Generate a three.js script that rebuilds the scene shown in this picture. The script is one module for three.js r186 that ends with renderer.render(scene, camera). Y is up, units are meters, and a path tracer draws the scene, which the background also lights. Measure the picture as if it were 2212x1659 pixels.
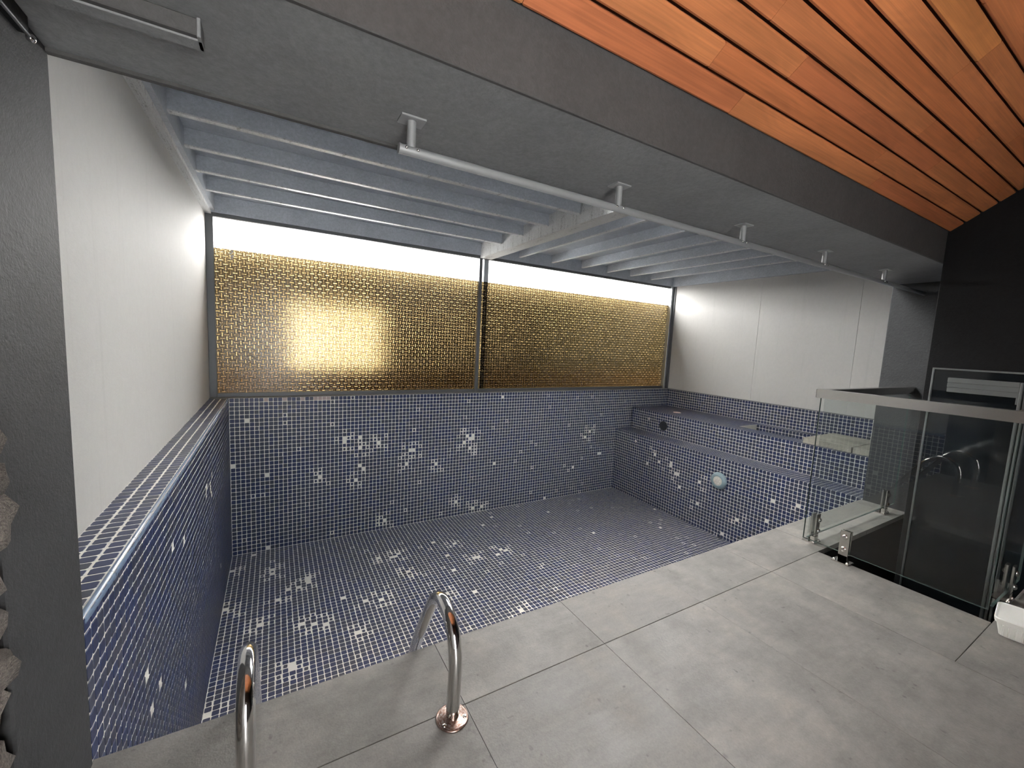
import * as THREE from 'three';
import { mergeGeometries } from 'three/addons/utils/BufferGeometryUtils.js';
import { RectAreaLightUniformsLib } from 'three/addons/lights/RectAreaLightUniformsLib.js';

// ------------------------------------------------------------ units
// Everything is measured in pool tiles: T metres per tile pitch. x to the right along the back wall,
// z from the back wall towards the camera, y up with the deck at y = -9.
const T = 0.0525, D = -9;
const V = (x, y, z) => new THREE.Vector3(x * T, (y - D) * T, z * T);

// ------------------------------------------------------------ camera, sky, light
const scene = new THREE.Scene();
const camera = new THREE.PerspectiveCamera(2 * Math.atan(829.5 / 886.385) * 180 / Math.PI, 2212 / 1659, 0.02, 200);
camera.position.copy(V(9.4658, 16.7329, 115.7251));
camera.rotation.set(-0.1043, -0.5265, 0.0496, 'YXZ');
scene.add(camera);
const renderer = new THREE.WebGLRenderer({ antialias: true });
renderer.toneMapping = THREE.LinearToneMapping;
renderer.toneMappingExposure = 35.0;
renderer.shadowMap.enabled = true;
RectAreaLightUniformsLib.init();
scene.background = new THREE.Color(1.0, 0.985, 0.96);          // an even, bright overcast sky

// ------------------------------------------------------------ helpers
let seed = 1234567;
const rnd = () => { seed = (seed * 1664525 + 1013904223) >>> 0; return seed / 4294967296; };
const rr = (a, b) => a + (b - a) * rnd();
const taken = new Map();
function numbered(n) { const k = taken.get(n) ?? 0; taken.set(n, k + 1); return k ? n + '_' + String(k).padStart(3, '0') : n; }
function shade(o) { o.traverse((c) => { if (c.isMesh) { c.castShadow = true; c.receiveShadow = true; } }); return o; }
function tag(o, label, category, group, kind) {
  o.userData.label = label; o.userData.category = category;
  if (group) o.userData.group = group;
  if (kind) o.userData.kind = kind;
  return o;
}
function group(name, label, category, at = [0, D, 0], opt = {}) {   // a thing (or piece of the setting) whose children are parts
  const g = new THREE.Group(); g.name = numbered(name); g.position.copy(V(...at)); scene.add(g);
  g.userData.at = undefined; delete g.userData.at;
  tag(g, label, category, opt.group, opt.kind);
  g.base = at;
  return g;
}
const structure = (name, label, category, at) => group(name, label, category, at, { kind: 'structure' });
function part(parent, name, geo, mat, label) {
  const m = new THREE.Mesh(geo, mat); m.name = name; parent.add(m);
  if (label) m.userData.label = label;
  m.castShadow = m.receiveShadow = true;
  return m;
}
// geometry in tile units relative to a base point [bx, by, bz]
const rel = (p, b) => [(p[0] - b[0]) * T, (p[1] - b[1]) * T, (p[2] - b[2]) * T];
function boxUV(g) {                                               // uv in metres from the dominant axis
  g = g.index ? g.toNonIndexed() : g;
  const p = g.attributes.position, n = g.attributes.normal, uv = new Float32Array(p.count * 2);
  for (let i = 0; i < p.count; i++) {
    const ax = Math.abs(n.getX(i)), ay = Math.abs(n.getY(i)), az = Math.abs(n.getZ(i));
    let u, v;
    if (ay >= ax && ay >= az) { u = p.getX(i); v = p.getZ(i); } else if (ax >= az) { u = p.getZ(i); v = p.getY(i); } else { u = p.getX(i); v = p.getY(i); }
    uv[2 * i] = u; uv[2 * i + 1] = v;
  }
  g.setAttribute('uv', new THREE.BufferAttribute(uv, 2));
  return g;
}
function chamfer(w, h, d, c) {                                    // box of w h d metres with chamfered edges, centred
  c = Math.min(c, w * 0.45, h * 0.45, d * 0.45);
  const s = new THREE.Shape(), x = w / 2 - c, y = h / 2 - c;
  s.moveTo(-x, -y); s.lineTo(x, -y); s.lineTo(x, y); s.lineTo(-x, y); s.closePath();
  const g = new THREE.ExtrudeGeometry(s, { depth: d - 2 * c, bevelEnabled: true, bevelThickness: c, bevelSize: c, bevelSegments: 1, steps: 1 });
  g.translate(0, 0, -(d - 2 * c) / 2);
  return g;
}
function box(b, x0, x1, y0, y1, z0, z1, c = 0.06) {               // tile units; c = chamfer in tiles (0 for a plain box)
  const w = (x1 - x0) * T, h = (y1 - y0) * T, d = (z1 - z0) * T;
  const g = c ? chamfer(w, h, d, c * T) : new THREE.BoxGeometry(w, h, d);
  const o = rel([(x0 + x1) / 2, (y0 + y1) / 2, (z0 + z1) / 2], b);
  g.translate(...o);
  return boxUV(g);
}
function merge(list) {
  return mergeGeometries(list.map((g) => {
    g = g.index ? g.toNonIndexed() : g;
    for (const k of Object.keys(g.attributes)) if (!['position', 'normal', 'uv'].includes(k)) g.deleteAttribute(k);
    return g;
  }));
}
function tube(b, pts, r, seg = 64, rad = 20) {
  const c = new THREE.CatmullRomCurve3(pts.map((p) => new THREE.Vector3(...rel(p, b))), false, 'centripetal');
  return new THREE.TubeGeometry(c, seg, r * T, rad, false);
}
function cyl(b, at, r0, r1, len, axis = 'y', n = 28) {
  const g = new THREE.CylinderGeometry(r1 * T, r0 * T, len * T, n);
  if (axis === 'x') g.rotateZ(-Math.PI / 2); else if (axis === 'z') g.rotateX(Math.PI / 2);
  g.translate(...rel(at, b));
  return g;
}
function lathe(b, at, profile, axis = 'y', n = 40) {              // profile [r, h] in tiles along the axis
  const g = new THREE.LatheGeometry(profile.map(([r, h]) => new THREE.Vector2(r * T, h * T)), n);
  if (axis === 'x') g.rotateZ(-Math.PI / 2); else if (axis === '-x') g.rotateZ(Math.PI / 2); else if (axis === 'z') g.rotateX(Math.PI / 2);
  g.translate(...rel(at, b));
  return g;
}

// ------------------------------------------------------------ textures
function valueNoise(n, cells, sd) {                               // tileable value noise, n x n, returns Float32Array 0..1
  let s = sd >>> 0; const rn = () => { s = (s * 1664525 + 1013904223) >>> 0; return s / 4294967296; };
  const [cx, cy] = Array.isArray(cells) ? cells : [cells, cells];
  const g = Float32Array.from({ length: cx * cy }, rn), out = new Float32Array(n * n), sm = (t) => t * t * (3 - 2 * t);
  for (let y = 0; y < n; y++) for (let x = 0; x < n; x++) {
    const fx = x / n * cx, fy = y / n * cy, ix = Math.floor(fx), iy = Math.floor(fy), tx = sm(fx - ix), ty = sm(fy - iy);
    const a = g[iy % cy * cx + ix % cx], b = g[iy % cy * cx + (ix + 1) % cx], c = g[(iy + 1) % cy * cx + ix % cx], d = g[(iy + 1) % cy * cx + (ix + 1) % cx];
    out[y * n + x] = (a + (b - a) * tx) * (1 - ty) + (c + (d - c) * tx) * ty;
  }
  return out;
}
function fbm(n, list, sd) {                                       // list of [cells, weight]
  const out = new Float32Array(n * n); let w = 0;
  list.forEach(([c, k], i) => { const v = valueNoise(n, c, sd + i * 77); for (let q = 0; q < out.length; q++) out[q] += v[q] * k; w += k; });
  for (let q = 0; q < out.length; q++) out[q] /= w;
  return out;
}
function texture(n, f, srgb, size) {                              // f(i, x, y) -> [r, g, b] 0..1 ; size = metres the texture spans
  const d = new Uint8Array(n * n * 4);
  for (let i = 0; i < n * n; i++) { const c = f(i, i % n, Math.floor(i / n)); for (let k = 0; k < 3; k++) d[4 * i + k] = Math.max(0, Math.min(255, c[k] * 255)); d[4 * i + 3] = 255; }
  const t = new THREE.DataTexture(d, n, n, THREE.RGBAFormat);
  t.wrapS = t.wrapT = THREE.RepeatWrapping; t.magFilter = THREE.LinearFilter; t.minFilter = THREE.LinearFilter;
  if (srgb) t.colorSpace = THREE.SRGBColorSpace;
  t.repeat.set(1 / (Array.isArray(size) ? size[0] : size), 1 / (Array.isArray(size) ? size[1] : size));
  t.needsUpdate = true;
  return t;
}
function moved(t, x, y) { const c = t.clone(); c.offset.set(x, y); c.needsUpdate = true; return c; }
const std = (o) => new THREE.MeshStandardMaterial(o), phy = (o) => new THREE.MeshPhysicalMaterial(o);

// concrete-look porcelain of the deck
const dA = fbm(1024, [[6, 1], [14, 0.9], [34, 0.6], [90, 0.35]], 11), dB = fbm(1024, [[256, 1], [512, 1]], 29), dS = fbm(1024, [[[10, 60], 1], [[26, 150], 0.7]], 41), dC = fbm(1024, [[40, 1], [90, 1]], 57);
const deckMap = texture(1024, (i) => {
  let v = 0.55 + (dA[i] - 0.5) * 0.20 + (dB[i] - 0.5) * 0.07 + (dS[i] - 0.5) * 0.05;
  const w = Math.max(0, (dA[i] - 0.5) * 2.2);
  if (dC[i] > 0.83) v -= (dC[i] - 0.83) * 1.0;
  return [v * (1 + 0.02 * w), v * 0.98, v * (0.945 - 0.02 * w)];
}, true, 1.35);
const deckBump = texture(1024, (i) => { const v = dA[i] * 0.5 + dB[i] * 0.5; return [v, v, v]; }, false, 1.35);
const deckRough = texture(1024, (i) => { const v = 0.62 + (dA[i] - 0.5) * 0.5; return [v, v, v]; }, false, 1.35);
const slabMats = [0, 1, 2, 3].map((k) => std({ color: new THREE.Color().setScalar([0.515, 0.54, 0.50, 0.525][k]), map: moved(deckMap, k * 0.27, k * 0.41), bumpMap: deckBump, bumpScale: 0.0012, roughness: 0.9, roughnessMap: deckRough }));
// painted plaster, dark and white
const pN = fbm(512, [[60, 1], [140, 0.8], [256, 0.7]], 71), pL = fbm(512, [[4, 1], [9, 0.6]], 83), pV = fbm(512, [[[46, 3], 1], [[110, 4], 0.6]], 91);
const plasterBump = texture(512, (i) => [pN[i], pN[i], pN[i]], false, 0.5);
const whiteMap = texture(512, (i) => { const v = 0.955 + (pN[i] - 0.5) * 0.03 - Math.max(0, pV[i] - 0.66) * 0.09 * (pL[i] > 0.5 ? 1 : 0.2); return [v, v * 0.995, v * 0.985]; }, true, [1.6, 2.3]);
const darkMap = texture(512, (i) => { const v = 0.82 + (pN[i] - 0.5) * 0.16 + (pL[i] - 0.5) * 0.10; return [v, v, v]; }, true, 0.9);
const flakeMap = texture(512, (i) => { const v = 0.9 + (pN[i] - 0.5) * 0.2 - (pN[i] * 0.6 + pV[i] * 0.4 > 0.62 ? 0.22 : 0); return [v, v, v]; }, true, 0.7);
const rustMap = texture(512, (i) => { const r = pN[i] * 0.5 + pL[i] * 0.5 > 0.5; return r ? [0.72, 0.58, 0.52] : [1, 0.98, 0.97]; }, true, 0.12);
const M = {
  white: std({ color: new THREE.Color(0.52, 0.52, 0.515), map: whiteMap, roughness: 0.8, bumpMap: plasterBump, bumpScale: 0.0006 }),
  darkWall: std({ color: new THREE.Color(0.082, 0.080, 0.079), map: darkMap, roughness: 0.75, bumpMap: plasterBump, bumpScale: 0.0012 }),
  litBeamPaint: std({ color: new THREE.Color(0.26, 0.265, 0.27), map: darkMap, roughness: 0.6, bumpMap: plasterBump, bumpScale: 0.001 }),  // lighter than the fascia to paint in the light on the soffit
  postPaint: phy({ color: new THREE.Color(0.055, 0.057, 0.06), map: darkMap, specularIntensity: 0.6, roughness: 0.7, bumpMap: plasterBump, bumpScale: 0.0012 }),
  blackWall: phy({ color: new THREE.Color(0.010, 0.0105, 0.012), map: darkMap, specularIntensity: 0.4, roughness: 0.7, bumpMap: plasterBump, bumpScale: 0.001 }),
  roofPaint: std({ color: new THREE.Color(0.62, 0.67, 0.74), map: darkMap, roughness: 0.45 }),  // extra blue and brightness stand for the glare around the window
  joistPaint: std({ color: new THREE.Color(0.74, 0.75, 0.75), map: flakeMap, roughness: 0.4 }),
  frameGrey: std({ color: new THREE.Color(0.10, 0.105, 0.11), roughness: 0.45, metalness: 0.3 }),
  frameLight: std({ color: new THREE.Color(0.42, 0.44, 0.45), roughness: 0.35, metalness: 0.8 }),
  alu: std({ color: new THREE.Color(0.22, 0.235, 0.235), roughness: 0.45, metalness: 0.8 }),
  chrome: std({ color: new THREE.Color(0.72, 0.71, 0.70), roughness: 0.09, metalness: 1 }),
  steel: std({ color: new THREE.Color(0.62, 0.60, 0.57), roughness: 0.24, metalness: 1 }),
  rusty: std({ color: new THREE.Color(0.40, 0.375, 0.36), map: rustMap, roughness: 0.3, metalness: 0.9 }),
  pipe: std({ color: new THREE.Color(0.27, 0.275, 0.28), roughness: 0.38, metalness: 0.3 }),
  grout: std({ color: new THREE.Color(0.80, 0.79, 0.75), roughness: 0.9, bumpMap: plasterBump, bumpScale: 0.0012, map: whiteMap }),
  bedding: std({ color: new THREE.Color(0.2, 0.2, 0.2), roughness: 0.95 }),
  sill: std({ color: new THREE.Color(0.24, 0.245, 0.25), map: darkMap, roughness: 0.7, bumpMap: plasterBump, bumpScale: 0.001 }),
  clearGlass: phy({ color: new THREE.Color(0.972, 0.988, 0.983), transmission: 1, thickness: 0, roughness: 0, ior: 1.45, specularIntensity: 0.8 }),
  glassEdge: std({ color: new THREE.Color(0.045, 0.065, 0.06), roughness: 0.15 }),
  darkGlass: std({ color: new THREE.Color(0.006, 0.008, 0.01), roughness: 0.06 }),
  trimBlue: std({ color: new THREE.Color(0.16, 0.22, 0.32), roughness: 0.14 }),
  plasticGrey: std({ color: new THREE.Color(0.22, 0.30, 0.33), roughness: 0.35 }),
  plasticPale: std({ color: new THREE.Color(0.66, 0.62, 0.56), roughness: 0.4 }),
  plasticDark: std({ color: new THREE.Color(0.02, 0.022, 0.026), roughness: 0.5 }),
  pink: std({ color: new THREE.Color(0.62, 0.50, 0.45), roughness: 0.6 }),
  tub: phy({ color: new THREE.Color(0.88, 0.88, 0.85), roughness: 0.45, transmission: 0.35, thickness: 0 }),
  beige: std({ color: new THREE.Color(0.7, 0.58, 0.42), roughness: 0.7 }),
};

// ------------------------------------------------------------ pool tiles
const tileColors = [[0.0285, 0.0385, 0.0837], [0.0235, 0.0335, 0.0812], [0.0303, 0.0391, 0.0775], [0.0359, 0.0434, 0.0738], [0.0198, 0.0298, 0.0825], [0.0192, 0.031, 0.0899], [0.0396, 0.0453, 0.0701], [0.0235, 0.0323, 0.075], [0.34, 0.27, 0.265]];
const tileMats = tileColors.map((c) => phy({ color: new THREE.Color(...c), roughness: 0.36, ior: 1.45 }));
const tileWhite = phy({ color: 0xffffff, roughness: 0.36, ior: 1.45 });
const TILE = 0.88;
const tileGeo = (() => {                                          // cushion-edged square with cut corners; lies in xy, faces +z
  const ring = (h, s, c) => { const a = s / 2, k = a - c; return [[k, -a], [a, -k], [a, k], [k, a], [-k, a], [-a, k], [-a, -k], [-k, -a]].map(([x, y]) => [x * T, y * T, h * T]); };
  const R = [ring(-0.09, TILE, 0.1), ring(-0.025, TILE, 0.1), ring(0, TILE - 0.06, 0.1)], pos = [];
  const tri = (a, b, c) => pos.push(...a, ...b, ...c);
  for (let k = 0; k < 2; k++) for (let i = 0; i < 8; i++) { const j = (i + 1) % 8; tri(R[k][i], R[k][j], R[k + 1][j]); tri(R[k][i], R[k + 1][j], R[k + 1][i]); }
  for (let i = 1; i < 7; i++) tri(R[2][0], R[2][i], R[2][i + 1]);
  const g = new THREE.BufferGeometry(); g.setAttribute('position', new THREE.BufferAttribute(new Float32Array(pos), 3)); g.computeVertexNormals();
  return g;
})();
const camP = [9.4658, 16.7329, 115.7251];
camera.updateMatrixWorld(); camera.updateProjectionMatrix();
function seenSize(p, n) {                                         // how large a tile shows; 0 when hidden by the deck or the post
  const v = camP.map((c, k) => c - p[k]), d = Math.hypot(...v), facing = (v[0] * n[0] + v[1] * n[1] + v[2] * n[2]) / d;
  if (facing <= 0.01) return 0;
  if (p[1] < D) { const t = (D - p[1]) / v[1]; if (p[2] + v[2] * t > 85.4) return 0; }
  const q = V(...p).project(camera);
  if (Math.abs(q.x) > 1 || Math.abs(q.y) > 1) return 0;
  if (p[0] < 2 && q.x < -0.825) return 0;
  return facing / (d * d);
}
const patch = valueNoise(256, 24, 991), patch2 = valueNoise(256, 60, 313), wornN = valueNoise(256, 34, 555);
// o: corner of the field, u/v: directions, n: normal; nu x nv tiles
function tileField(parent, base, o, u, v, nu, nv, opt = {}) {
  const U = new THREE.Vector3(...u), W = new THREE.Vector3(...v), N = U.clone().cross(W), list = [];
  const gone = new Set((opt.gone ?? []).map(([a, b]) => a + ',' + b)), su = opt.su ?? 1, sv = opt.sv ?? 1, off = Math.floor(rnd() * 256);
  const around = new Set(); for (const [a, b] of opt.gone ?? []) for (let x = -2; x <= 2; x++) for (let y = -2; y <= 2; y++) around.add((a + x) + ',' + (b + y));
  for (let i = 0; i < nu; i++) for (let j = 0; j < nv; j++) {
    const key = i + ',' + j;
    if (opt.skip?.(i, j)) continue;
    const k1 = rnd(), k2 = rnd(), k3 = rnd(), k4 = rnd(), k5 = rnd(), k6 = rnd();
    const near = around.has(key), w = wornN[((j * 2 + off) % 256) * 256 + (i * 2 + off) % 256];
    if (gone.has(key) || (opt.worn && ((w > 0.9 && k6 < 0.10) || k6 < 0.0009))) continue;
    let s = 1; if ((near && k5 < (opt.calm ? 0.15 : 0.4)) || (opt.worn && k5 < 0.008)) s = 0.62 + k4 * 0.25;
    const p = [0, 1, 2].map((k) => o[k] + u[k] * (i + 0.5) * su + v[k] * (j + 0.5) * sv);
    const a = (patch[((j * 3 + off) % 256) * 256 + (i * 3 + off * 7) % 256] * 0.62 + patch2[((j * 5 + off) % 256) * 256 + (i * 5) % 256] * 0.38), c = Math.max(0, Math.min(7, Math.floor((a + (k1 - 0.5) * 0.16) * 8)));
    const m = new THREE.Matrix4().makeBasis(U.clone(), W.clone(), N.clone());
    m.multiply(new THREE.Matrix4().makeRotationZ((k2 - 0.5) * (s < 1 ? 0.25 : 0.05)));
    m.multiply(new THREE.Matrix4().makeRotationX((k3 - 0.5) * 0.02)).multiply(new THREE.Matrix4().makeRotationY((k4 - 0.5) * 0.02));
    m.scale(new THREE.Vector3(su * s * (0.97 + k3 * 0.05), sv * (s < 1 ? s + 0.1 : 1) * (0.97 + k4 * 0.05), 1));
    m.setPosition(...rel([0, 1, 2].map((k) => p[k] + (u[k] * (k5 - 0.5) + v[k] * (k1 - 0.5)) * 0.035), base));
    const cc = opt.pale?.has(key) ? 8 : c;
    list.push({ m, c: cc, seen: seenSize(p, [N.x, N.y, N.z]) });
  }
  const order = list.map((e, k) => k).sort((a, b) => list[b].seen - list[a].seen), single = new Set(order.slice(0, opt.single ?? 300).filter((k) => list[k].seen > 0));
  const rest = [];
  list.forEach((e, k) => {
    if (!single.has(k)) return rest.push(e);
    const t = part(parent, 'tile', tileGeo, tileMats[e.c]);
    t.applyMatrix4(e.m);
  });
  if (rest.length) {
    const im = new THREE.InstancedMesh(tileGeo, tileWhite, rest.length);
    rest.forEach((e, k) => { im.setMatrixAt(k, e.m); im.setColorAt(k, new THREE.Color(...tileColors[e.c])); });
    im.name = 'tile_field'; im.userData.kind = 'stuff'; im.castShadow = im.receiveShadow = true; parent.add(im);
  }
}
const G = 0.045;                                                  // how far the grout lies below the tile faces

// ------------------------------------------------------------ the pool basin
const X1 = 124.85, X2 = 132.84, X3 = 152.75, Y1 = -14.95, Y2 = -6.93, YF = -39, ZD = 85.4;
{
  const b = [0, YF, 0];
  const s = structure('wall_pool_back', 'blue mosaic tiled back wall of the empty pool under the amber window', 'wall', b);
  part(s, 'grout_bed', box(b, -4, X3 + 4, YF - 2, -0.02, -3, -G, 0), M.grout);
  tileField(s, b, [0, 0, 0], [1, 0, 0], [0, 1, 0], 0, 0);
  const sk = (i, j) => { const y = -39 + j; return (i >= 125 && y < -15) || (i >= 133 && y < -7); };
  const gone = [[25, 12], [25, 11], [29, 14], [34, 13], [43, 16], [44, 16], [61, 13], [63, 13], [62, 14], [60, 15], [62, 17], [63, 14], [111, 15], [109, 17], [19, 21], [28, 23], [42, 20], [51, 21], [36, 36], [58, 34], [64, 37], [67, 37]].map(([i, j]) => [i, 38 - j]);
  tileField(s, b, [0, YF, 0], [1, 0, 0], [0, 1, 0], 153, 39, { skip: sk, gone, worn: true, pale: new Set(['7,38', '11,38', '15,38', '18,38', '19,38', '20,38', '21,38']) });
}
{
  const b = [0, YF, 0], s = structure('wall_pool_left', 'blue mosaic tiled left wall of the pool below the pale ledge', 'wall', b);
  part(s, 'grout_bed', box(b, -4, -G, YF - 2, -0.02, -0.5, 90, 0), M.grout);
  tileField(s, b, [0, YF, 85.4], [0, 0, -1], [0, 1, 0], 85, 39, { worn: true });
}
{
  const b = [-2, 0, 42], s = structure('trim_1', 'narrow tiled ledge along the foot of the white left wall', 'ledge', b);
  part(s, 'grout_bed', box(b, -3.9, -0.3, -0.5, -G, -0.5, ZD, 0), M.grout);
  tileField(s, b, [-3.9, 0, 85], [1, 0, 0], [0, 0, -1], 3, 85, { su: 1.18 });
  const prof = new THREE.Shape(); prof.moveTo(-0.34 * T, 0.02 * T); prof.lineTo(-0.2 * T, 0.03 * T);
  for (let k = 0; k <= 8; k++) { const a = Math.PI / 2 * (1 - k / 8); prof.lineTo((-0.24 + 0.28 * Math.cos(a)) * T, (-0.26 + 0.3 * Math.sin(a)) * T); }
  prof.lineTo(0.04 * T, -0.42 * T); prof.lineTo(-0.34 * T, -0.42 * T); prof.closePath();
  for (let z = 85.2; z > 0.6; z -= 5.2) {
    const L = Math.min(5.1, z), g = new THREE.ExtrudeGeometry(prof, { depth: L * T, bevelEnabled: false, curveSegments: 4 });
    g.translate(...rel([0, 0.0, z - L], b));
    part(s, 'nosing_piece', boxUV(g), M.trimBlue, 'pale blue rounded edge tile');
  }
}
{
  const b = [0, YF, 0], s = structure('floor_pool', 'blue mosaic floor of the empty pool with worn pale patches', 'floor', b);
  part(s, 'grout_bed', box(b, -4, X3 + 4, YF - 3, YF - G, -2, ZD + 2, 0), M.grout);
  const gone = [[53, 25], [61, 24], [62, 25], [54, 25], [35, 16], [36, 15], [34, 16], [31, 15], [15, 18], [15, 17], [8, 10], [8, 12], [0, 7], [36, 24], [51, 16], [0, 22], [9, 23], [15, 19], [13, 33], [15, 34], [25, 31], [28, 32], [11, 44], [0, 48], [53, 48], [17, 35], [13, 20], [22, 40], [19, 52], [41, 36], [6, 30], [30, 58]].map(([i, z]) => [i, 84 - z]);
  tileField(s, b, [0, YF, 85], [1, 0, 0], [0, 0, -1], 125, 85, { gone, worn: true });
}
{
  const b = [X1, YF, 40], s = structure('wall_pool_bench_lower', 'lower blue mosaic riser of the pool bench holding the round pool light', 'wall', b);
  part(s, 'grout_bed', box(b, X1 + G, X2 + 2, YF - 1, Y1 - 0.1, -0.5, ZD, 0), M.grout);
  const gone = [[16, 9], [19, 5], [21, 7], [26, 6], [26, 7], [28, 9], [29, 9], [30, 13], [59, 7], [65, 6], [50, 16], [46, 22], [37, 9], [58, 13], [37, 16]].map(([z, j]) => [z, 23 - j]);
  tileField(s, b, [X1, YF, 0], [0, 0, 1], [0, 1, 0], 85, 24, { gone, skip: (i, j) => Math.hypot(i + 0.5 - 43.9, j + 0.5 - 17.1) < 1.3, calm: true });
}
{
  const b = [X1, Y1, 40], s = structure('floor_pool_bench_lower', 'narrow lower tiled step of the pool bench', 'step', b);
  part(s, 'grout_bed', box(b, X1 + 0.1, X2 + 1, Y1 - 1, Y1 - G, -0.5, ZD, 0), M.grout);
  tileField(s, b, [X1, Y1, 85], [1, 0, 0], [0, 0, -1], 8, 85, {});
}
{
  const b = [X2, Y1, 40], s = structure('wall_pool_bench_upper', 'upper blue mosaic riser of the pool bench with two jet nozzles', 'wall', b);
  part(s, 'grout_bed', box(b, X2 + G, X2 + 5, Y1 - 1, Y2 - 0.1, -0.5, ZD, 0), M.grout);
  tileField(s, b, [X2, Y1, 0], [0, 0, 1], [0, 1, 0], 85, 8, { skip: (i, j) => Math.hypot(i + 0.5 - 15.5, j + 0.5 - 3.4) < 0.9 });
}
const HX0 = 138.8, HX1 = 148.8, HZ0 = 40, HZ1 = 66;
{
  const b = [X2, Y2, 40], s = structure('floor_pool_bench_upper', 'wide upper tiled shelf of the pool with a sunken rectangular gully', 'shelf', b);
  for (const [x0, x1, z0, z1] of [[X2 + 0.1, HX0, -0.5, ZD], [HX1 + G, X3 + 1, -0.5, ZD], [HX0, HX1, -0.5, HZ0], [HX0, HX1, HZ1, ZD]]) part(s, 'grout_bed', box(b, x0, x1, Y2 - 8, Y2 - G, z0, z1, 0), M.grout);
  part(s, 'gully_floor', box(b, HX0 - 0.5, HX1 + 0.5, Y2 - 9, Y2 - 7, HZ0 - 0.5, HZ1 + 0.5, 0), M.bedding);
  tileField(s, b, [X2, Y2, 85], [1, 0, 0], [0, 0, -1], 20, 85, { skip: (i, j) => { const x = X2 + i + 0.5, z = 85 - j - 0.5; return x > HX0 && x < HX1 && z > HZ0 && z < HZ1; }, su: 0.995 });
  tileField(s, b, [HX1, Y2 - 7, HZ0], [0, 0, 1], [0, 1, 0], 26, 7, { single: 120 });
}
{
  const b = [X3, Y2, 40], s = structure('wall_pool_right', 'low tiled band along the foot of the white right wall', 'wall', b);
  part(s, 'grout_bed', box(b, X3 + G, X3 + 2, Y2 - 2, 0, -0.5, ZD, 0), M.grout);
  tileField(s, b, [X3, Y2, 0], [0, 0, 1], [0, 1, 0], 85, 7, { sv: 0.985 });
  part(s, 'edge_strip', box(b, X3 - 0.12, X3 + 0.6, -0.05, 0.22, 0, ZD, 0.04), M.sill);
}
{
  const b = [60, YF, ZD], s = structure('wall_pool_front', 'blue mosaic pool wall under the deck edge', 'wall', b);
  part(s, 'grout_bed', box(b, -0.04, X3, YF - 1, D - 0.8, ZD + G, ZD + 3, 0), M.grout);
  tileField(s, b, [125, YF, ZD], [-1, 0, 0], [0, 1, 0], 125, 29, {});
}

// ------------------------------------------------------------ deck
{
  const b = [40, D, 92], s = structure('floor_deck', 'grey concrete-look paved deck in front of the pool', 'floor', b);
  const j = 0.04; let k = 0;
  const slab = (x0, x1, z0, z1, t = 0.75) => part(s, 'paving_slab', box(b, x0 + j / 2, x1 - j / 2, D - t, D + rr(-0.012, 0.012), z0 + j / 2, z1 - j / 2, 0.03), slabMats[(k++ * 7 + 3) % 4]);
  const xs = [0]; for (let x = 7.75; x < 102; x += 13.15) xs.push(x);
  for (let i = 0; i < xs.length; i++) slab(xs[i] - (i ? 0 : 0.02), Math.min(xs[i + 1] ?? 102.5, 102.5), ZD - 0.25, 91.65);
  const zs = [91.65, 115.2, 138.8, 152];
  for (let i = 0; i < xs.length; i++) for (let q = 0; q < 3; q++) {
    const x0 = xs[i], x1 = Math.min(xs[i + 1] ?? 102.5, 102.5);
    if (q > 0 ? x0 < 85 : x1 < 72) slab(x0, q > 0 ? Math.min(x1, 85) : x1, zs[q], zs[q + 1]);
    else if (q === 0 && x0 < 71.6) { slab(x0, 71.6, zs[0], 107); slab(x0, x1, 107, zs[1]); } else if (q === 0 && x0 < 85) slab(x0, Math.min(x1, 85), 107, zs[1]);
  }
  const bed = M.bedding;
  part(s, 'concrete_base', merge([box(b, -2, 102.5, D - 5, D - 0.25, ZD + 0.05, 91.4, 0), box(b, -2, 71.4, D - 5, D - 0.25, 91.4, 107.2, 0), box(b, -2, 86, D - 5, D - 0.25, 107.2, 152, 0)]), bed);
}

// ------------------------------------------------------------ white walls, posts, beam
{
  const b = [-4, 0, 42], s = structure('wall_left', 'smooth white painted wall on the left of the pool', 'wall', b);
  part(s, 'painted_panel', box(b, -8, -3.86, -12, 46.5, -3, ZD + 1, 0), M.white);
}
{
  const b = [153, 0, 42], s = structure('wall_right', 'white panelled wall on the right of the pool', 'wall', b);
  const zs = [-3, 34.5, 62.5, ZD + 1];
  for (let k = 0; k < 3; k++) part(s, 'wall_panel', box(b, X3 + 0.25, X3 + 3, 0.15, 42.4, zs[k] + 0.02, zs[k + 1] - 0.02, 0.04), M.white);
  part(s, 'backing', box(b, X3 + 1.5, X3 + 5, YF - 2, 46.5, -3, ZD + 2, 0), M.white);
}
{
  const b = [-3, D, 89], s = structure('column', 'dark grey painted post on the left beside the stone cladding', 'post', b);
  part(s, 'post_body', box(b, -8, 0.02, D, 29.7, ZD, 92.6, 0.1), M.postPaint);
}
{
  const b = [130, D, 89], s = structure('wall_pool_end', 'dark painted wall closing the right end of the pool front', 'wall', b);
  part(s, 'wall_body', box(b, 102.5, X3 + 5, YF - 2, 46.5, ZD, 95.9, 0.1), M.postPaint);
}
{
  const b = [50, 29.68, 90], s = structure('ceiling_beam', 'wide dark grey beam between the pool and the timber ceiling', 'beam', b);
  part(s, 'beam_body', box(b, -8, X3 + 5, 29.68, 46.5, ZD, 95.6, 0.05), M.litBeamPaint);
  part(s, 'shaded_fascia', box(b, -8, 102.5, 29.66, 34.6, 95.55, 95.8, 0.04), M.darkWall);  // same beam, coloured darker to stand for the dimmer light on this face
  part(s, 'drip_edge', box(b, 0, 102.5, 29.5, 29.72, ZD - 0.05, ZD + 0.35, 0.03), M.darkWall);
}

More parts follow.
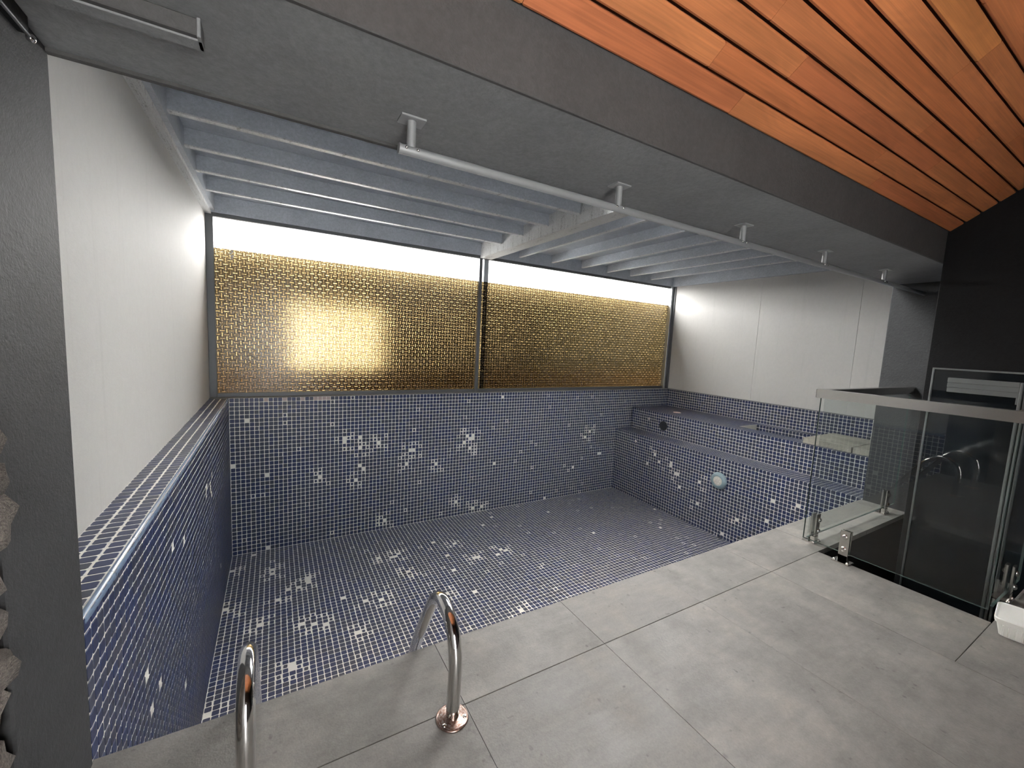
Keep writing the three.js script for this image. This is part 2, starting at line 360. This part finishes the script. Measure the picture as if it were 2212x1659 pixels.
// ------------------------------------------------------------ roof over the pool
{
  const b = [75, 46, 42], s = structure('ceiling_pool', 'blue-grey metal roof over the pool with exposed joists', 'ceiling', b);
  for (const [x0, x1, z0, z1] of [[-8, X3 + 5, -6, 57], [-8, X3 + 5, 77, ZD + 1], [-8, 46, 57, 77], [92, X3 + 5, 57, 77]]) part(s, 'roof_sheet', box(b, x0, x1, 46, 48, z0, z1, 0), M.roofPaint);      // unseen gap added in the roof to bring skylight onto the pool floor
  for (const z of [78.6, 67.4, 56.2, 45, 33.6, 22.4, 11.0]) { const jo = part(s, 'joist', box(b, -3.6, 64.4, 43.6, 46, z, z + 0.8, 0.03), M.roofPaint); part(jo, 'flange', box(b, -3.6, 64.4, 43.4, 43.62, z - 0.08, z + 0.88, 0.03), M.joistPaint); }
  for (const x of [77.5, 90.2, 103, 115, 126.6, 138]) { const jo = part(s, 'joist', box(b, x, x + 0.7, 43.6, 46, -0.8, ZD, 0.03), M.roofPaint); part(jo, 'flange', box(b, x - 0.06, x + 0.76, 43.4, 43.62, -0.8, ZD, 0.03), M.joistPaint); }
  part(s, 'cross_beam', box(b, 64.4, 68.3, 41.6, 46, -3, ZD, 0.06), M.joistPaint);
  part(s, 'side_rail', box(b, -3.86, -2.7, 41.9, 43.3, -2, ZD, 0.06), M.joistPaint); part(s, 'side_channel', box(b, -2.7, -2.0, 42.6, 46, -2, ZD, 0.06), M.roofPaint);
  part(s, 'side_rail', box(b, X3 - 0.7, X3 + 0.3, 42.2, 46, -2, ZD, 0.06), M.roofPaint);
}

// ------------------------------------------------------------ window wall
const weaveN = 2048, wCell = 0.0475, wCells = 24, wBright = valueNoise(24, 24, 4242);
const wGlint = fbm(weaveN, [[260, 1], [420, 1]], 611), wFine = fbm(weaveN, [[150, 1], [330, 1]], 617);
function weave(x, y) {                                            // height of the basket weave, 0..1, and how much of a bar it is
  const c = weaveN / wCells, i = Math.floor(x / c), j = Math.floor(y / c); let best = 0;
  for (let a = -1; a <= 1; a++) for (let q = -1; q <= 1; q++) {
    const dx = (x - (i + a + 0.5) * c) / c, dy = (y - (j + q + 0.5) * c) / c, up = ((i + a + j + q) % 2 + 2) % 2 === 0;
    const along = Math.abs(up ? dy : dx), across = Math.abs(up ? dx : dy);
    const v = Math.min(1, Math.max(0, (0.54 - along) / 0.08)) * Math.min(1, Math.max(0, (0.125 - across) / 0.06)) * (0.45 + 0.75 * wBright[((j + q + wCells) % wCells) * wCells + (i + a + wCells) % wCells]);
    best = Math.max(best, Math.min(1, v));
  }
  return best;
}
const weaveH = new Float32Array(weaveN * weaveN);
for (let y = 0; y < weaveN; y++) for (let x = 0; x < weaveN; x++) weaveH[y * weaveN + x] = weave(x, y);
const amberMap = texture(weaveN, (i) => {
  const h = weaveH[i], sp = Math.max(0, Math.min(1, (wGlint[i] - 0.58) * 6)) * 0.7, d = 0.6 + (wFine[i] - 0.5) * 1.6, q = Math.min(1, h * 0.75 + sp);  // specks paint glints of refracted sky into the glass tint
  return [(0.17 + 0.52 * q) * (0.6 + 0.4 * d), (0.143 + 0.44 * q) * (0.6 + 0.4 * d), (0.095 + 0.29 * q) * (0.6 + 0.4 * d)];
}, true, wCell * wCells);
const weaveBump = texture(weaveN, (i) => { const v = weaveH[i] * 0.8 + wFine[i] * 0.2; return [v, v, v]; }, false, wCell * wCells);
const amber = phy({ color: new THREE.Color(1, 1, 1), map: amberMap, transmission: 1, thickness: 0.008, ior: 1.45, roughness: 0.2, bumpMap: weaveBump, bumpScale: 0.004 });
function windowUnit(name, x0, x1, label) {
  const b = [(x0 + x1) / 2, 0, -2], s = structure(name, label, 'window', b);
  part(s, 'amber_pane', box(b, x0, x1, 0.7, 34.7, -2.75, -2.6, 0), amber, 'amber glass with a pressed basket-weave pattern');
  part(s, 'frame', merge([box(b, x0, x1, 0, 1.0, -3.2, -2.0, 0.05), box(b, x0, x1, 41.5, 42.3, -3.2, -2.0, 0.05)]), M.frameGrey);
  return { s, b };
}
{
  const { s, b } = windowUnit('window_1', -2.5, 64.4, 'wide amber woven-pattern glass pane left of the mullion with open sky above');
  for (const [x, y, w, h] of [[0.5, 33.6, 0.5, 0.35], [0.95, 33.9, 0.35, 0.5], [0.7, 32.9, 0.55, 0.5], [1.1, 33.2, 0.3, 0.3], [0.75, 34.25, 0.45, 0.25], [0.6, 32.4, 0.3, 0.3], [1.05, 32.6, 0.25, 0.35]]) part(s, 'paint_fleck', box(b, x, x + w, y, y + h, -2.6, -2.57, 0), M.white);
  part(s, 'jamb', box(b, -3.86, -2.4, 0, 42.3, -3.2, -1.9, 0.06), M.frameGrey);
  part(s, 'mullion', box(b, 64.3, 65.3, 0.2, 42.3, -3.2, -1.9, 0.06), M.frameGrey);
}
{
  const { s, b } = windowUnit('window_2', 65.3, 152.6, 'amber woven-pattern glass pane right of the mullion with open sky above');
  part(s, 'mullion_post', box(b, 66.6, 68.3, 0, 42.3, -5.4, -3.6, 0.06), M.frameLight);
  part(s, 'jamb', box(b, 151.4, 152.6, 0, 42.3, -3.2, -1.2, 0.06), M.frameLight);
  part(s, 'jamb', box(b, 152.6, 153.2, 0, 42.3, -3.2, -0.3, 0.06), M.frameGrey);
}
{
  const b = [75, 0, -1], s = structure('trim_2', 'grey window sill on top of the tiled back wall', 'sill', b);
  part(s, 'sill_slab', box(b, -3.8, X3 + 0.2, -0.02, 0.12, -3.4, 0.02, 0.03), M.sill);
}
{
  const b = [75, 42, -3], s = structure('wall_back', 'blue-grey header above the window strip', 'header', b);
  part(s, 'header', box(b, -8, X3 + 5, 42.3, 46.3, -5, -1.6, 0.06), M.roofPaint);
}
// outside: boundary wall with an opening, and paved ground
const outWall = std({ color: new THREE.Color(0.11, 0.075, 0.045), map: darkMap, roughness: 0.9 }), outHouse = std({ color: new THREE.Color(0.13, 0.125, 0.115), map: darkMap, roughness: 0.9 }), outDark = std({ color: new THREE.Color(0.13, 0.138, 0.12), map: darkMap, roughness: 0.9 });
{
  const b = [70, D, -42], s = structure('wall_outside', 'low brown boundary wall beyond the amber glass', 'wall', b);
  part(s, 'render', box(b, -160, 420, D - 40, 4, -44, -40, 0), outWall);
}
{
  const b = [-60, D, -66], s = structure('wall_neighbour', 'grey neighbouring house beyond the amber glass', 'wall', b);
  part(s, 'house_wall', box(b, -200, 15, D - 40, 43.5, -74, -64, 0), outHouse);
}
{
  const b = [140, D, -66], s = structure('wall_neighbour_far', 'grey neighbouring house with a bright alley beside it', 'wall', b);
  part(s, 'house_wall', merge([box(b, 50, 125, D - 40, 43.5, -74, -64, 0), box(b, 14, 51, 27, 43.5, -74, -64, 0)]), outHouse);
  part(s, 'side_wing', box(b, 125, 420, D - 40, 43.5, -72, -62, 0), outDark);
}
{
  const b = [70, D, -30], s = structure('floor_outside', 'grey paved ground outside the window', 'ground', b);
  part(s, 'paving', box(b, -160, 420, D - 42, D - 40, -160, -3, 0), std({ color: new THREE.Color(0.22, 0.21, 0.2), roughness: 0.95, map: darkMap }));
}

// ------------------------------------------------------------ timber ceiling of the room
const wN = fbm(512, [[[3, 40], 1], [[6, 120], 0.8], [[10, 250], 0.6]], 701), wB = fbm(512, [[[3, 5], 1], [[7, 9], 0.8]], 709);
const woodMap = texture(512, (i, x, y) => {
  const ring = 0.5 + 0.5 * Math.sin((y / 512 * 9 + wB[i] * 5) * 2 * Math.PI), v = 0.88 + (wN[i] - 0.5) * 0.20 + (wB[i] - 0.5) * 0.20 + (ring - 0.5) * 0.03;
  return [v, v * 0.97, v * 0.94];
}, true, [1.3, 0.34]);
const woodBump = texture(512, (i) => [wN[i], wN[i], wN[i]], false, [1.3, 0.34]);
const woodMats = [[0.62, 0.236, 0.095], [0.59, 0.216, 0.088], [0.63, 0.255, 0.090], [0.53, 0.180, 0.077], [0.60, 0.224, 0.092], [0.615, 0.240, 0.097], [0.56, 0.195, 0.077]].map((c, k) => std({ color: new THREE.Color(...c), map: moved(woodMap, k * 0.31, k * 0.17), bumpMap: woodBump, bumpScale: 0.0005, roughness: 0.5 }));
{
  const z0 = 95.8, y0 = 33.5, slope = 0.68, pw = 1.325, b = [40, y0, z0], s = structure('ceiling', 'sloping ceiling of warm orange timber planks', 'ceiling', b);
  const len = Math.hypot(1, slope), ang = Math.atan(slope), rows = 41;
  part(s, 'ceiling_board', (() => { const g = new THREE.BoxGeometry(100 * T, 0.8 * T, rows * pw * len * T + 0.2); g.rotateX(-ang); const c = rows * pw / 2; g.translate(...rel([36, y0 + c * slope + 1.2, z0 + c], b)); return boxUV(g); })(), std({ color: new THREE.Color(0.09, 0.03, 0.012), roughness: 0.9 }));
  const gap = 0.15, jt = 0.025;
  for (let r = 0; r < rows; r++) {
    let x = -8 + (r % 2 ? -9 : 0) - rnd() * 12;
    const first = [[20.4, 37.6, 60.5], [33.3, 57]][r];
    const cuts = first ? [-14, ...first, 86] : [];
    const spans = [];
    if (first) for (let k = 0; k + 1 < cuts.length; k++) spans.push([cuts[k], cuts[k + 1]]);
    else while (x < 86) { const L = rr(16, 30); spans.push([x, x + L]); x += L; }
    for (let [a, e] of spans) {
      a = Math.max(a, -8); e = Math.min(e, 86); if (e - a < 0.6) continue;
      const w = (pw * len - gap) * T, g = chamfer((e - a - jt) * T, 0.42 * T, w, 0.10 * T);
      const p = g.attributes.position, n = g.attributes.normal, uv = new Float32Array(p.count * 2), ou = rnd() * 5, ov = rnd() * 5;
      for (let i = 0; i < p.count; i++) { uv[2 * i] = p.getX(i) + ou; uv[2 * i + 1] = p.getZ(i) + ov + (Math.abs(n.getZ(i)) > 0.9 ? p.getY(i) : 0); }
      g.setAttribute('uv', new THREE.BufferAttribute(uv, 2));
      g.rotateX(-ang);
      const c = (r + 0.5) * pw;
      g.translate(...rel([(a + e) / 2, y0 + c * slope + 0.2, z0 + c], b));
      part(s, 'plank', g, woodMats[Math.floor(rnd() * 7)]);
    }
  }
}

// ------------------------------------------------------------ the rest of the room (walls round the camera)
{
  const b = [85, D, 120], s = structure('wall_room_right', 'black painted wall beside the stairwell', 'wall', b);
  part(s, 'wall_body', box(b, 85.3, 110, D - 46, 80, 95.8, 152, 0.05), M.blackWall);
}
{
  const b = [40, D, 152], s = structure('wall_room_back', 'dark wall at the far end of the deck with a doorway', 'wall', b);
const o = [5, 19, 28];
  part(s, 'wall_body', merge([box(b, -8, o[0], D - 5, 80, 151, 154, 0), box(b, o[1], 110, D - 5, 80, 151, 154, 0), box(b, o[0], o[1], o[2], 80, 151, 154, 0)]), M.darkWall);
}
{
  const b = [-4, D, 110], s = structure('wall_room_left', 'rough grey split-stone cladding beside the dark post', 'wall', b);
  part(s, 'wall_body', box(b, -8, -0.9, D - 5, 75, 92.6, 154, 0), M.bedding);
  const stN = fbm(256, [[12, 1], [30, 0.8], [80, 0.6]], 801), stoneMap = texture(256, (i) => { const v = 0.72 + (stN[i] - 0.5) * 0.55; return [v, v * 0.965, v * 0.93]; }, true, 0.3), stoneBump = texture(256, (i) => [stN[i], stN[i], stN[i]], false, 0.3);
  const mats = [0.30, 0.24, 0.36].map((v, k) => std({ color: new THREE.Color(v, v * 0.95, v * 0.9), map: moved(stoneMap, k * 0.3, k * 0.6), bumpMap: stoneBump, bumpScale: 0.006, roughness: 0.95 }));
  const stones = [0, 1, 2, 3, 4, 5].map((q) => {
    const g = new THREE.SphereGeometry(0.5, 10, 7), p = g.attributes.position, ph = q * 3.7;
    for (let i = 0; i < p.count; i++) {
      const v = new THREE.Vector3().fromBufferAttribute(p, i), m = Math.max(Math.abs(v.x), Math.abs(v.y), Math.abs(v.z)) / 0.5, k = 0.42 / Math.max(0.3, m) + 0.58;
      const w = 1 + 0.10 * Math.sin(v.x * 9 + ph) * Math.cos(v.y * 11 + ph * 2) + 0.08 * Math.sin(v.z * 13 + ph * 3 + v.y * 7);
      p.setXYZ(i, v.x * k * w, v.y * k * w, v.z * k * w);
    }
    g.computeVertexNormals(); return boxUV(g);
  });
  let n = 0;
  for (let y = D; y < 31;) {
    const h = rr(1.3, 2.3);
    for (let z = 92.5 - rr(0, 0.3); z < 103;) {
      const w = rr(1.6, 4.0), st = part(s, 'stone', stones[n % 6], mats[Math.floor(rnd() * 3)]); n++;
      st.scale.set(2.0 * T * 1.1, h * 1.16 * T, w * 1.14 * T); st.rotation.set(rr(-0.12, 0.12), rr(-0.15, 0.15), rr(-0.15, 0.15));
      st.position.set(...rel([-0.75 + rr(-0.25, 0.3), y + h / 2, z + w / 2], b));
      z += w;
    }
    y += h;
  }
}
{
  const b = [88, D - 44, 100], s = structure('floor_stairwell', 'dark floor at the foot of the stairwell', 'floor', b);
  part(s, 'floor_slab', box(b, 60, 104, D - 46, D - 44, 88, 153, 0), M.blackWall);
  part(s, 'shaft_wall', merge([box(b, 69.5, 71.4, D - 45, D - 0.8, 91.4, 107.2, 0), box(b, 69.5, 103, D - 45, D - 0.8, 89.6, 91.5, 0), box(b, 71.4, 86, D - 45, D - 0.8, 107.1, 109, 0)]), M.blackWall);
}

// ------------------------------------------------------------ grab rails
function grabRail(x, label) {
  const b = [x, D, 92.3], t = group('grab_rail', label, 'grab rail', b, { group: 'chrome pool grab rails' });
  part(t, 'tube', tube(b, [[x, D, 92.25], [x, -7.6, 92.35], [x, -6, 92.45], [x, -4.4, 92.4], [x, -3.1, 91.95], [x, -2.25, 91.0], [x, -1.95, 89.9], [x, -2.3, 88.8], [x, -3.4, 87.7], [x, -5.2, 86.5], [x, -7.4, 85.15], [x, -9.6, 83.9], [x, -11.4, 83.2], [x, -13.4, 83.0], [x, -15, 83.4], [x, -15.7, 84.4], [x, -15.8, ZD - 0.02]], 0.46, 120, 28), M.chrome);
  const fl = part(t, 'flange', lathe(b, [x, D, 92.25], [[0, 0], [1.08, 0], [1.12, 0.05], [1.06, 0.12], [0.9, 0.16], [0.56, 0.18], [0.5, 0.24], [0.3, 0.24]], 'y', 40), M.rusty, 'rust-stained round floor flange');
  for (let k = 0; k < 3; k++) { const a = k * 2.1 + 0.5; part(fl, 'screw', lathe(b, [x + 0.84 * Math.cos(a), D + 0.12, 92.25 + 0.82 * Math.sin(a)], [[0.15, 0], [0.15, 0.06], [0.1, 0.11], [0, 0.12]], 'y', 12), M.steel); }
  part(t, 'wall_flange', cyl(b, [x, -15.8, ZD - 0.1], 0.9, 0.9, 0.2, 'z', 32), M.chrome);
}
grabRail(7.95, 'chrome grab rail at the deck edge beside the left tiled wall');
grabRail(19.7, 'chrome grab rail standing clear of the walls, further from the stone post');

// ------------------------------------------------------------ glass balustrade round the stairwell
function clampPart(t, b, p, along) {                              // p: foot on the deck; along 'z' or 'x' is the run of the glass
  const [x, y, z] = p, w = 0.5, q = (x0, x1, y0, y1, z0, z1, c) => along === 'z' ? box(b, x + x0, x + x1, y + y0, y + y1, z + z0, z + z1, c) : box(b, x + z0, x + z1, y + y0, y + y1, z + x0, z + x1, c);
  const c = part(t, 'clamp', merge([q(-0.42, -0.18, 0.1, 4.05, -w, w, 0.03), q(0.12, 0.32, 1.0, 4.05, -w, w, 0.03), q(-0.42, 0.32, 0.1, 0.9, -w, w, 0.03)]), M.steel, 'stainless glass clamp');
  part(c, 'base_plate', q(-1.05, 0.5, 0, 0.14, -0.95, 0.95, 0.04), M.steel);
  const ax = along === 'z' ? 'x' : 'z';
  for (const yy of [1.75, 3.3]) part(c, 'bolt', along === 'z' ? lathe(b, [x - 0.42, y + yy, z], [[0, 0.22], [0.2, 0.2], [0.3, 0.1], [0.33, 0], [0, 0]].map(([r, h]) => [r, h]), '-x', 20) : lathe(b, [x, y + yy, z + 0.42], [[0.33, 0], [0.3, 0.1], [0.2, 0.2], [0, 0.22]], 'z', 20), M.steel);
  for (const dz of [-0.7, 0.7]) part(c, 'floor_bolt', along === 'z' ? lathe(b, [x - 0.75, y + 0.14, z + dz], [[0.17, 0], [0.17, 0.12], [0.1, 0.2], [0, 0.21]], 'y', 12) : lathe(b, [x + dz, y + 0.14, z + 0.3], [[0.17, 0], [0.17, 0.12], [0.1, 0.2], [0, 0.21]], 'y', 12), M.steel);
}
function balustrade(label, along, line, a, e, feet, grp) {
  const b = along === 'z' ? [line, D, (a + e) / 2] : [(a + e) / 2, D, line], t = group('glass_balustrade', label, 'balustrade', b, { group: grp });
  const bx = (o0, o1, y0, y1, s0, s1, c) => along === 'z' ? box(b, line + o0, line + o1, y0, y1, s0, s1, c) : box(b, s0, s1, y0, y1, line + o0, line + o1, c);
  const pane = part(t, 'pane', bx(-0.005, 0.005, -7.9, 11.4, a, e, 0), M.clearGlass);
  const ends = [bx(-0.11, 0.11, -7.93, -7.89, a, e, 0)]; if (along === 'z') ends.push(bx(-0.11, 0.11, -7.9, 11.4, a - 0.02, a + 0.03, 0)); ends.push(bx(-0.11, 0.11, -7.9, 11.4, e - 0.03, e + 0.02, 0));
  part(pane, 'polished_edge', merge(ends), M.glassEdge);
  part(t, 'top_rail', bx(-0.5, 0.5, 11.3, 12.45, along === 'z' ? a - 0.45 : a, e + 0.45, 0.08), M.steel, 'flat stainless top rail');
  for (const f of feet) clampPart(t, b, along === 'z' ? [line, D, f] : [f, D, line], along);
}
balustrade('clear glass balustrade with steel top rail along the pool side of the stairwell', 'z', 71.75, 89.7, 106.6, [94.4], null);
balustrade('clear glass balustrade with steel top rail between the deck strip and the stairwell', 'x', 89.9, 72.3, 101.9, [74.3, 98], null);
balustrade('short clear glass balustrade closing the near end of the stairwell', 'x', 106.6, 72.9, 83.9, [79.2], null);

// ------------------------------------------------------------ aluminium frame on the black wall
{
  const b = [85, -12, 101], t = group('sliding_door_frame', 'grey aluminium sliding door frame with ribbed profile over dark glass on the black wall', 'door frame', b);
  part(t, 'dark_glass', box(b, 84.95, 85.25, -30, 15.9, 96.7, 118, 0.03), M.darkGlass);
  part(t, 'outer_trim', merge([box(b, 84.8, 85.3, 15.8, 16.0, 96.6, 118, 0.03), box(b, 84.8, 85.3, -30, 16.0, 96.5, 96.7, 0.03)]), M.alu);
  for (const [k, y] of [13.0, 13.62, 14.24].entries()) part(t, 'head_track', box(b, 84.75 - k * 0.08, 85.0, y, y + 0.59, 98.1, 104.1, 0.05), M.alu);
  for (const [k, z] of [104.1, 104.45, 104.8].entries()) part(t, 'jamb_track', box(b, 84.75 - (2 - k) * 0.08, 85.0, -30, 14.82, z, z + 0.28, 0.06), M.alu);
  part(t, 'inner_rail', box(b, 84.85, 85.0, 12.2, 13.0, 103.9, 104.2, 0.04), M.alu);
}

// ------------------------------------------------------------ hanging rail under the beam
{
  const b = [60, 27.9, 89.6], t = group('curtain_rail', 'long grey pipe hung on short brackets under the dark beam', 'rail', b);
  part(t, 'pipe', cyl(b, [(16.1 + 102.5) / 2, 27.88, 89.6], 0.29, 0.29, 102.5 - 16.1, 'x', 24), M.pipe);
  part(t, 'end_cap', cyl(b, [16.05, 27.88, 89.6], 0.31, 0.31, 0.12, 'x', 24), M.pipe);
  for (const x of [16.45, 33.5, 50.8, 68, 85.9]) {
    const br = part(t, 'bracket', cyl(b, [x + 0.3, 28.85, 89.6], 0.27, 0.27, 1.6, 'y', 20), M.pipe);
    part(br, 'flange', box(b, x - 0.45, x + 1.05, 29.57, 29.69, 89.0, 90.2, 0.03), M.pipe);
    for (const dx of [0.05, 0.75]) part(br, 'screw', lathe(b, [x + dx - 0.1 + 0.0, 27.93, 89.88], [[0.09, 0], [0.07, 0.06], [0, 0.08]], 'z', 10), M.steel);
  }
}
{
  const b = [3, 29.3, 91.8], t = group('soffit_bar', 'short grey metal track fixed under the beam beside the dark post', 'track', b);
  part(t, 'track_body', box(b, 0.1, 6.75, 29.0, 29.68, 91.45, 92.35, 0.05), M.darkWall);
  part(t, 'lit_underside', merge([box(b, 0.1, 6.85, 28.92, 29.02, 91.3, 92.05, 0.02), box(b, 6.72, 6.86, 28.92, 29.7, 91.35, 92.4, 0.03)]), M.litBeamPaint);  // paler colour paints the window light on the underside of the bar
}
{
  const b = [0.2, 29, 88.8], t = group('wall_arm', 'small dark arm with a shiny tip at the top of the post', 'arm', b);
  part(t, 'arm_body', box(b, -0.05, 0.35, 28.9, 29.6, 88.2, 90.6, 0.06), M.blackWall);
  part(t, 'rod', cyl(b, [0.32, 28.9, 89.2], 0.07, 0.07, 2.4, 'z', 12), M.frameGrey);
  part(t, 'tip', lathe(b, [0.32, 28.9, 87.95], [[0, -0.15], [0.14, -0.1], [0.18, 0.05], [0.12, 0.18], [0, 0.2]], 'z', 16), M.chrome, 'chrome tip');
}

// ------------------------------------------------------------ pool fittings
{
  const b = [X1, -21.9, 43.9], t = group('pool_light', 'round grey underwater pool light on the lower mosaic riser', 'pool light', b);
  part(t, 'housing', lathe(b, b, [[1.3, -0.3], [1.95, 0], [1.98, 0.15], [1.9, 0.45], [1.7, 0.7], [1.35, 0.86], [1.2, 0.9], [1.12, 0.86], [1.08, 0.78], [0, 0.78]].map(([r, h]) => [r * 1.28, h]), '-x', 48), M.plasticGrey, 'blue-grey plastic ring');
  const lens = part(t, 'lens', lathe(b, b, [[1.38, 0.79], [1.34, 0.86], [0.77, 0.96], [0, 1.0]], '-x', 40), std({ color: new THREE.Color(0.55, 0.53, 0.48), roughness: 0.3 }), 'pale ribbed lens');
  for (let k = 0; k < 7; k++) { const a = k * 2 * Math.PI / 6, r = k === 6 ? 0 : 0.76; part(lens, 'lens_cell', lathe(b, [X1 - 0.88, b[1] + r * Math.sin(a), b[2] + r * Math.cos(a)], [[0.26, 0], [0.24, 0.06], [0.12, 0.12], [0, 0.13]], '-x', 14), M.plasticPale); }
  part(t, 'rim_screw', lathe(b, [X1 - 0.66, b[1] + 0.1, b[2] + 2.05], [[0.12, 0], [0.1, 0.08], [0, 0.1]], '-x', 12), M.steel);
}
function nozzle(at, r, label) {
  const t = group('jet_nozzle', label, 'nozzle', at);
  part(t, 'collar', lathe(at, at, [[r, 0], [r, 0.08], [r * 0.85, 0.2], [r * 0.5, 0.22], [r * 0.42, 0.1]], '-x', 24), M.plasticPale);
  part(t, 'bore', lathe(at, at, [[r * 0.45, 0.12], [0, 0.1]], '-x', 16), M.plasticDark);
}
nozzle([X1, -17.86, 10.3], 0.44, 'pale round jet nozzle on the lower mosaic riser near the back corner');
nozzle([X2, -10.1, 8.7], 0.46, 'pale round jet nozzle on the upper mosaic riser near the back corner');
{
  const at = [X2, -11.5, 15.5], t = group('suction_fitting', 'dark round suction fitting set in the upper mosaic riser', 'fitting', at);
  part(t, 'rim', lathe(at, at, [[1.75, 0], [1.7, 0.1], [1.5, 0.14], [1.45, 0.02]], '-x', 32), M.plasticDark);
  part(t, 'grille', lathe(at, at, [[1.5, 0.05], [0.8, 0.03], [0, 0.02]], '-x', 32), M.plasticDark);
}
{
  const at = [140.2, Y2, 15.2], t = group('drain_cover', 'pinkish round cover lying on the upper pool shelf', 'cover', at);
  part(t, 'disc', lathe(at, at, [[1.35, 0], [1.35, 0.08], [1.2, 0.14], [0, 0.16]], 'y', 36), M.pink);
  part(t, 'finger_hole', lathe(at, [140.2, Y2 + 0.15, 15.2], [[0.2, 0], [0.16, 0.04], [0, 0.04]], 'y', 14), M.plasticPale);
}
// paving slabs left on the shelf over the gully
const concMap = texture(512, (i) => { const v = 0.80 + (dA[i] - 0.5) * 0.3 + (dB[i] - 0.5) * 0.2; return [v, v * 0.985, v * 0.94]; }, true, 0.8);
const conc = std({ color: new THREE.Color(0.56, 0.555, 0.53), map: concMap, roughness: 0.9, bumpMap: deckBump, bumpScale: 0.002 });
for (const [z0, z1, label] of [[60.6, 71.6, 'pale concrete slab on the pool shelf overlapping the open gully'], [71.8, 83.2, 'pale concrete slab on the pool shelf beside the dark end wall']]) {
  const at = [142.5, Y2, (z0 + z1) / 2], t = group('concrete_slab', label, 'slab', at);
  part(t, 'slab_body', box(at, 134.2, 151.2, Y2 + 0.02, Y2 + 1.5, z0, z1, 0.1), conc);
}

// ------------------------------------------------------------ food tub on the deck
{
  const at = [71.3, D, 108.8], t = group('plastic_tub', 'white translucent plastic food tub with its lid at the corner of the glass balustrade', 'food tub', at);
  const rrect = (w, d, r) => { const s = new THREE.Shape(), x = w / 2, y = d / 2; s.moveTo(-x + r, -y); s.lineTo(x - r, -y); s.quadraticCurveTo(x, -y, x, -y + r); s.lineTo(x, y - r); s.quadraticCurveTo(x, y, x - r, y); s.lineTo(-x + r, y); s.quadraticCurveTo(-x, y, -x, y - r); s.lineTo(-x, -y + r); s.quadraticCurveTo(-x, -y, -x + r, -y); return s; };
  const loft = (rings) => {                                        // rings: [w, d, r, h]
    const pts = rings.map(([w, d, r, h]) => rrect(w * T, d * T, r * T).getSpacedPoints(64).slice(0, 64).map((p) => [p.x, h * T, p.y])), pos = [];
    for (let k = 0; k + 1 < pts.length; k++) for (let i = 0; i < 64; i++) { const j = (i + 1) % 64; pos.push(...pts[k][i], ...pts[k + 1][i], ...pts[k + 1][j], ...pts[k][i], ...pts[k + 1][j], ...pts[k][j]); }
    const top = pts[pts.length - 1]; for (let i = 1; i < 63; i++) pos.push(...top[0], ...top[i + 1], ...top[i]);
    const g = new THREE.BufferGeometry(); g.setAttribute('position', new THREE.BufferAttribute(new Float32Array(pos), 3)); g.computeVertexNormals(); return boxUV(g);
  };
  const tub = part(t, 'tub', loft([[3.6, 2.6, 0.5, 1.6], [3.4, 2.4, 0.5, 0.0], [3.45, 2.45, 0.5, 0.02], [3.95, 2.95, 0.5, 1.75], [4.15, 3.15, 0.5, 1.8], [4.15, 3.15, 0.5, 1.95], [3.85, 2.85, 0.5, 1.95], [3.4, 2.4, 0.5, 0.12]]), M.tub);
  const lid = part(t, 'lid', loft([[4.1, 3.1, 0.5, 0], [4.2, 3.2, 0.5, 0.05], [4.25, 3.25, 0.5, 0.5], [4.1, 3.1, 0.5, 0.6], [3.8, 2.8, 0.5, 0.5]]), M.tub, 'lid resting askew on the tub');
  lid.position.set(0, 2.0 * T, 0); lid.rotation.z = 0.05; lid.rotation.x = -0.04;
  for (let k = 0; k < 6; k++) { const rib = part(tub, 'rib', new THREE.CylinderGeometry(0.07 * T, 0.06 * T, 1.5 * T, 8), M.tub); rib.position.set(-1.9 * T, 0.9 * T, (-1.0 + k * 0.4) * T); rib.rotation.z = 0.16; }
  for (let k = 0; k < 6; k++) { const rib = part(tub, 'rib', new THREE.CylinderGeometry(0.07 * T, 0.06 * T, 1.5 * T, 8), M.tub); rib.position.set((-1.4 + k * 0.56) * T, 0.9 * T, 1.4 * T); rib.rotation.x = 0.16; }
  t.rotation.y = 0.12; t.scale.set(1, 0.72, 1);
}

shade(scene);
renderer.render(scene, camera);
